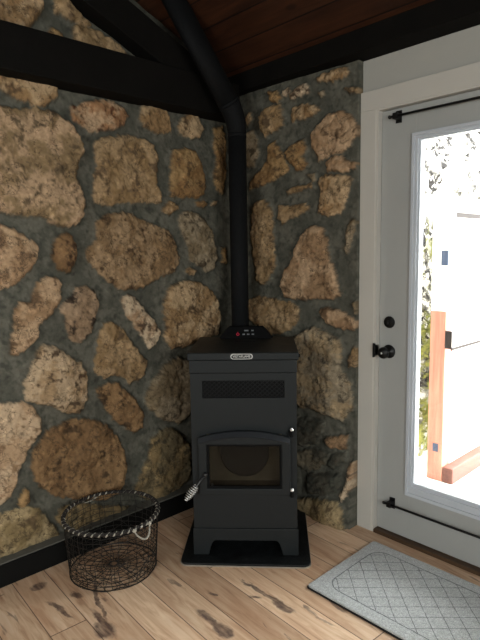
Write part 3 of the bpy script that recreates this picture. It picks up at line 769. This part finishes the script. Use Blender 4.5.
# ------------------------------------------------------------------ stove pipe
sp = thing('stove_pipe', 'black round flue pipe rising behind the stove and bending to the ceiling', 'stove pipe', (.172, -.251, .55))
zb = 2.095-.55; d = Vector((-.040, -.345, .482)).normalized()
def ringed(bm, a, b, r, n=32):
    tube(bm, [a, b], r, n)
bm = BM(); tube(bm, [(0, 0, 0), (0, 0, zb-.075)], .047, 36); 
obj('vertical_section', bm, M['pipe'], sp, smooth=False)
bm = BM(); e0 = Vector((0, 0, zb-.08)); c = Vector((0, 0, zb)); e1 = c+d*.08
pts = [e0] + [e0*(1-s)**2+c*2*s*(1-s)+e1*s*s for s in [k/8 for k in range(1, 8)]] + [e1]
tube(bm, pts, [.0478+.0075*k/8 for k in range(9)], 36); obj('elbow', bm, M['pipe'], sp)
bm = BM(); tube(bm, [e1-d*.005, c+d*.60], .0550, 36)
for v in bm.verts:      # cut parallel to the ceiling boards
    if (v.co-c).dot(d) > .5:
        wy, wz = v.co.y-.251, v.co.z+.55
        s = (CZ(wy)-.002-wz)/(d.z+.427*d.y); v.co += d*s
obj('sloped_section', bm, M['pipe'], sp)
bm = BM(); tube(bm, [(0, 0, zb-.095), (0, 0, zb-.078)], .0480, 36); obj('joint_collar', bm, M['pipe'], sp)
bm = BM(); tube(bm, [e1-d*.004, e1+d*.012], .0558, 36); obj('joint_collar', bm, M['pipe'], sp)
bm = BM(); tube(bm, [(0, 0, 0), (0, 0, -.02)], .055, 28); tube(bm, [(0, 0, .03), Vector((.0, 0, .03))+Vector((.05, -.048, 0))], .046, 24); obj('tee_fitting', bm, M['pipe'], sp)
for o in sp.children:
    for p in o.data.polygons: p.use_smooth = len(p.vertices) == 4

# ------------------------------------------------------------------ hearth pad
def rrect(x0, x1, y0, y1, r, n=6):
    o = []
    for cx, cy, a in ((x1-r, y1-r, 0), (x0+r, y1-r, 90), (x0+r, y0+r, 180), (x1-r, y0+r, 270)):
        o += [(cx+r*math.cos(math.radians(a+90*k/n)), cy+r*math.sin(math.radians(a+90*k/n))) for k in range(n+1)]
    return o
bm = BM(); prism(bm, rrect(-.296, .296, -.079, .455, .035), 'z', .004, .015)
hp = obj('hearth_pad', bm, M['pad'], bevel=.002); hp.location = (.5695+.0, -.6131, 0); hp.rotation_euler = (0, 0, math.radians(43.0))
tag(hp, 'thin black floor pad with worn pale edge lying under the stove', 'hearth pad')
bm = BM(); prism(bm, rrect(-.299, .299, -.082, .458, .037), 'z', 0, .006); obj('pad_rim', bm, M['pad_edge'], hp, bevel=.001)['label'] = 'worn pale lower edge'

# ------------------------------------------------------------------ wire basket
BX, BY, BH = .196, -1.088, .262
bk = thing('wire_basket', 'round dark wire basket with rope wrapped rim standing empty on the floor', 'basket', (BX, BY, 0))
RT, RB = .207, .190
rnd = random.Random(5)
def rad(z): return RB+(RT-RB)*(z/BH) + (-.012 if z < .004 else 0)
bm = BM(); WR = .0013
nv = 34
for k in range(nv):
    a = 2*PI*k/nv+rnd.uniform(-.03, .03); pts = []
    for j in range(15):
        z = .004+(BH-.008)*j/14; aa = a+rnd.uniform(-.018, .018); r = rad(z)+rnd.uniform(-.002, .002)
        pts.append((r*math.cos(aa), r*math.sin(aa), z))
    tube(bm, pts, WR, 5, caps=False)
zs = [.006, .022, .038, .055, .074, .095, .118, .142, .167, .193, .219, .244]
for i, z in enumerate(zs):
    ph = rnd.uniform(0, 6); pts = []
    amp = .006 if i < 5 else .004
    for k in range(64):
        a = 2*PI*k/64; r = rad(z)+.001
        pts.append((r*math.cos(a), r*math.sin(a), max(.003, z+amp*math.sin(7*a+ph)*.6+rnd.uniform(-.002, .002))))
    tube(bm, pts, WR if i else .0026, 5, closed=True)
for k in range(36):      # slanting tie wires in the lower part
    a = rnd.uniform(0, 2*PI); z0 = rnd.uniform(.005, .07); da = rnd.choice((-1, 1))*rnd.uniform(.25, .6); dz = rnd.uniform(.03, .08)
    pts = [((rad(z0+dz*s)+.0015)*math.cos(a+da*s), (rad(z0+dz*s)+.0015)*math.sin(a+da*s), z0+dz*s) for s in [j/7 for j in range(8)]]
    tube(bm, pts, WR, 5, caps=False)
obj('wire_side', bm, M['wire'], bk, smooth=True)
bm = BM()
for k in range(26):
    a = 2*PI*k/26+rnd.uniform(-.04, .04)
    pts = [(r*math.cos(a+rnd.uniform(-.05, .05)), r*math.sin(a+rnd.uniform(-.05, .05)), .004+.012*max(0, 1-r/.10)) for r in (.015, .06, .10, .14, .17, .192)]
    tube(bm, pts, WR*1.1, 5, caps=False)
for r in (.02, .045, .075, .105, .135, .165, .19):
    pts = [((r+rnd.uniform(-.004, .004))*math.cos(2*PI*k/40), (r+rnd.uniform(-.004, .004))*math.sin(2*PI*k/40), .004+.012*max(0, 1-r/.10)) for k in range(40)]
    tube(bm, pts, WR*1.1, 5, closed=True)
obj('wire_bottom', bm, M['wire'], bk, smooth=True)
# braided rim
def ropes(bm, n, R, z, rb, rs, turns, ph0):
    for q in range(n):
        pts = []
        for k in range(turns*10):
            a = 2*PI*k/(turns*10); b = 2*PI*turns*a/(2*PI)+2*PI*q/n+ph0
            r = R+rb*math.cos(b); pts.append((r*math.cos(a), r*math.sin(a), z+rb*math.sin(b)))
        tube(bm, pts, rs, 6, closed=True)
bm = BM(); tube(bm, [(RT*math.cos(2*PI*k/72), RT*math.sin(2*PI*k/72), BH) for k in range(72)], .0055, 8, closed=True)
ropes(bm, 2, RT, BH, .006, .0038, 44, 0); rim = obj('rim', bm, M['rope_dark'], bk, smooth=True)
bm = BM()
T = 44; pts = []; rr = []      # one strand wound round the rim, thick where it shows
for s in range(T*2):
    front = math.cos(2*PI*s/(T*2)+math.radians(28))      # fuller along the side turned to the room
    w = 1 if rnd.random() < (1.0 if front > 0 else .45) else .12
    for k in range(8):
        a = 2*PI*(s+k/8)/(T*2); b = T*a+PI/2; r = RT+.0066*math.cos(b)
        pts.append((r*math.cos(a), r*math.sin(a), BH+.0066*math.sin(b)))
        rr.append(max(.0004, (.0006, .0030, .0040, .0044, .0040, .0030, .0010, .0005)[k]*w))
tube(bm, pts, rr, 6, closed=True)
obj('rim_strand', bm, M['rope_light'], rim, smooth=True)['label'] = 'pale grey strand twisted round the dark rim'
def handle(a0, drop):
    bm = BM(); R = RT+.008; half = .19; core = []
    for k in range(25):
        s = k/24; a = a0-half+2*half*s; out = .020*math.sin(PI*s)
        core.append(Vector(((R+out)*math.cos(a), (R+out)*math.sin(a), BH-.004-drop*math.sin(PI*s)**.65)))
    for q in range(2):
        pts = []
        for k in range(97):
            f = k/96*24; i = min(23, int(f)); p = core[i].lerp(core[i+1], f-i); b = 2*PI*10*k/96+PI*q
            n = Vector((math.cos(a0), math.sin(a0), 0)); pts.append(p+(n*math.cos(b)+Vector((0, 0, 1))*math.sin(b))*.0022)
        tube(bm, pts, .0028, 6)
    for e in (core[0], core[-1]):      # knots where it is tied to the rim
        lathe(bm, [(.001, -.010), (.007, -.006), (.009, 0), (.007, .006), (.001, .010)], e, (-math.sin(a0), math.cos(a0), 0), 10)
    obj('handle', bm, M['rope_light'], bk, smooth=True)['label'] = 'drooping loop of pale rope'
handle(math.radians(7), .044); handle(math.radians(178), .03)

# ------------------------------------------------------------------ door mat
bm = BM(); pts = rrect(.915, 1.735, -.587, -.088, .012, 3)
prism(bm, pts, 'z', .004, .013)
dm = obj('door_mat', bm, M['mat'], bevel=.003); tag(dm, 'pale grey textured mat with diamond lattice lying before the door', 'door mat')
bm = BM(); prism(bm, rrect(.911, 1.739, -.592, -.084, .012, 3), 'z', 0, .0045); obj('rubber_backing', bm, M['rubber'], dm)['label'] = 'thin black rubber underside'

# ------------------------------------------------------------------ outside
struct(obj('terrace_floor', boxes((-.9, 5, .17, 9, -.25, -.05)), M['concrete']), 'pale terrace slab outside the door')
U3 = np.concatenate([np.arange(.2, 2.4, .03), np.linspace(2.4, 9, 100)]); V3 = np.linspace(-.3, 4.6, 150)
me = bpy.data.meshes.new('cliff'); vs = []; fs = []
for a in U3:
    for b in V3:
        h = noise.fractal((a*1.1, b*1.1, 3), .9, 2, 6)*.28 + abs(noise.noise((a*3, b*3, 8)))*.12
        near = .66*math.exp(-((a-1.35)/.33)**4)*max(0, min(1, (1.95-b)/.25))
        vs.append((-.22+h*(1 if near < .1 else .45)-.10*max(0, b-1)+.02*a+near, a, b))
nn = len(V3)
fs = [(i*nn+j, (i+1)*nn+j, (i+1)*nn+j+1, i*nn+j+1) for i in range(len(U3)-1) for j in range(nn-1)]
me.from_pydata(vs, [], fs); me.materials.append(M['rock']); ob = bpy.data.objects.new('hillside', me); COL.objects.link(ob); struct(ob, 'pale mossy rock face rising outside')
so = ob.modifiers.new('thick', 'SOLIDIFY'); so.thickness = -.3; so.offset = 1

PXx, PYy = .712, .96
fn = thing('terrace_fence', 'tall pale board fence with reddish timber post seen through the door glass', 'fence', (PXx, PYy, -.05))
bm = BM(); box(bm, -.05, .05, -.05, .05, 0, 1.08); obj('post', bm, M['cedar'], fn, bevel=.004)['label'] = 'reddish cedar post'
bm = BM(); box(bm, -.05, .05, -.05, .05, 1.08, 1.79); obj('post_top_glare', bm, M['fence_white'], fn, bevel=.004)  # upper post coloured white to stand in for glare
bm = BM(); box(bm, .012, .054, -.054, .04, 1.36, 1.45);
obj('post_sleeve', bm, M['blue_grey'], fn)['label'] = 'blue grey metal sleeve'
obj('post_bracket', boxes((-.012, .022, -.055, -.05, .19, .24)), M['blue_grey'], fn)['label'] = 'small grey bracket'
bm = BM()
for k in range(22):
    box(bm, -.03, -.008, .055+k*.142, .055+k*.142+.140, .20, 1.74)
obj('board_panel', bm, M['fence_white'], fn)
obj('cap_rail', boxes((-.045, .03, .05, 3.2, 1.74, 1.775)), M['fence_white'], fn)
obj('dark_batten', boxes((-.010, .004, .06, 3.2, 1.655, 1.685)), M['dark_strip'], fn)['label'] = 'dark brown batten'  # thin dark brown line below the cap rail
obj('rail_end_shade', boxes((.050, .092, -.056, -.048, .855, .965)), M['dark_strip'], fn)  # dark slip added in place of shade on the rail's end
obj('rail_under_shade', boxes((.086, .094, -.05, 3.2, .845, .862)), M['dark_strip'], fn)  # dark strip standing in for the shaded underside of the white rail
obj('middle_rail', boxes((.052, .09, -.05, 3.2, .86, .96)), M['fence_white'], fn, bevel=.004)
kb_ = obj('kerb_timber', boxes((.052, .12, -.05, 3.2, 0, .10)), M['cedar_y'], fn, bevel=.006); kb_['label'] = 'reddish timber laid along the foot of the fence'

# ------------------------------------------------------------------ light
wd = bpy.data.worlds.new('overcast_sky'); scene.world = wd; wd.use_nodes = True
nt = wd.node_tree; bg = nt.nodes['Background']
tc = nt.nodes.new('ShaderNodeTexCoord'); sx = nt.nodes.new('ShaderNodeSeparateXYZ'); rp = nt.nodes.new('ShaderNodeValToRGB')
nt.links.new(tc.outputs['Generated'], sx.inputs[0]); nt.links.new(sx.outputs[2], rp.inputs[0]); nt.links.new(rp.outputs[0], bg.inputs[0])
rp.color_ramp.elements[0].color = (.68, .68, .67, 1); rp.color_ramp.elements[1].color = (1.0, .995, .98, 1); rp.color_ramp.elements[1].position = .6
bg.inputs[1].default_value = WORLD

def portal(loc, rot, sx_, sy_):
    l = bpy.data.lights.new('daylight_portal', 'AREA'); l.shape = 'RECTANGLE'; l.size = sx_; l.size_y = sy_; l.cycles.is_portal = True
    o = bpy.data.objects.new('daylight_portal', l); COL.objects.link(o); o.location = loc; o.rotation_euler = rot
portal((1.309, .12, 1.1), (-PI/2, 0, 0), .6, 1.7)
portal((2.3, -4.74, 1.5), (PI/2, 0, 0), 1.4, 1.3)
portal((4.6, -2.5, 1.55), (PI/2, 0, PI/2), 1.8, 1.3)

# ------------------------------------------------------------------ camera
cam = bpy.data.cameras.new('camera'); co = bpy.data.objects.new('camera', cam); COL.objects.link(co); scene.camera = co
F, PITCH, ROLL, YAW = 539.9, .1216, -.0177, .8186
fw = Vector((-math.sin(YAW)*math.cos(PITCH), math.cos(YAW)*math.cos(PITCH), -math.sin(PITCH)))
rt = Vector((math.cos(YAW), math.sin(YAW), 0)); up = rt.cross(fw)
r2 = rt*math.cos(ROLL)+up*math.sin(ROLL); u2 = up*math.cos(ROLL)-rt*math.sin(ROLL)
m = Matrix((r2, u2, -fw)).transposed().to_4x4(); m.translation = Vector((2.2838, -2.229, 1.4)); co.matrix_world = m
cam.sensor_fit = 'VERTICAL'; cam.sensor_height = 24; cam.lens = F*24/640; cam.clip_start = .05

vs_ = scene.view_settings
vs_.view_transform = 'Standard'; vs_.look = 'None'; vs_.gamma = 1; vs_.use_curve_mapping = False; vs_.exposure = EXPOSURE
scene.cycles.max_bounces = 10; scene.cycles.diffuse_bounces = 5; scene.cycles.transparent_max_bounces = 12
scene.cycles.use_denoising = True
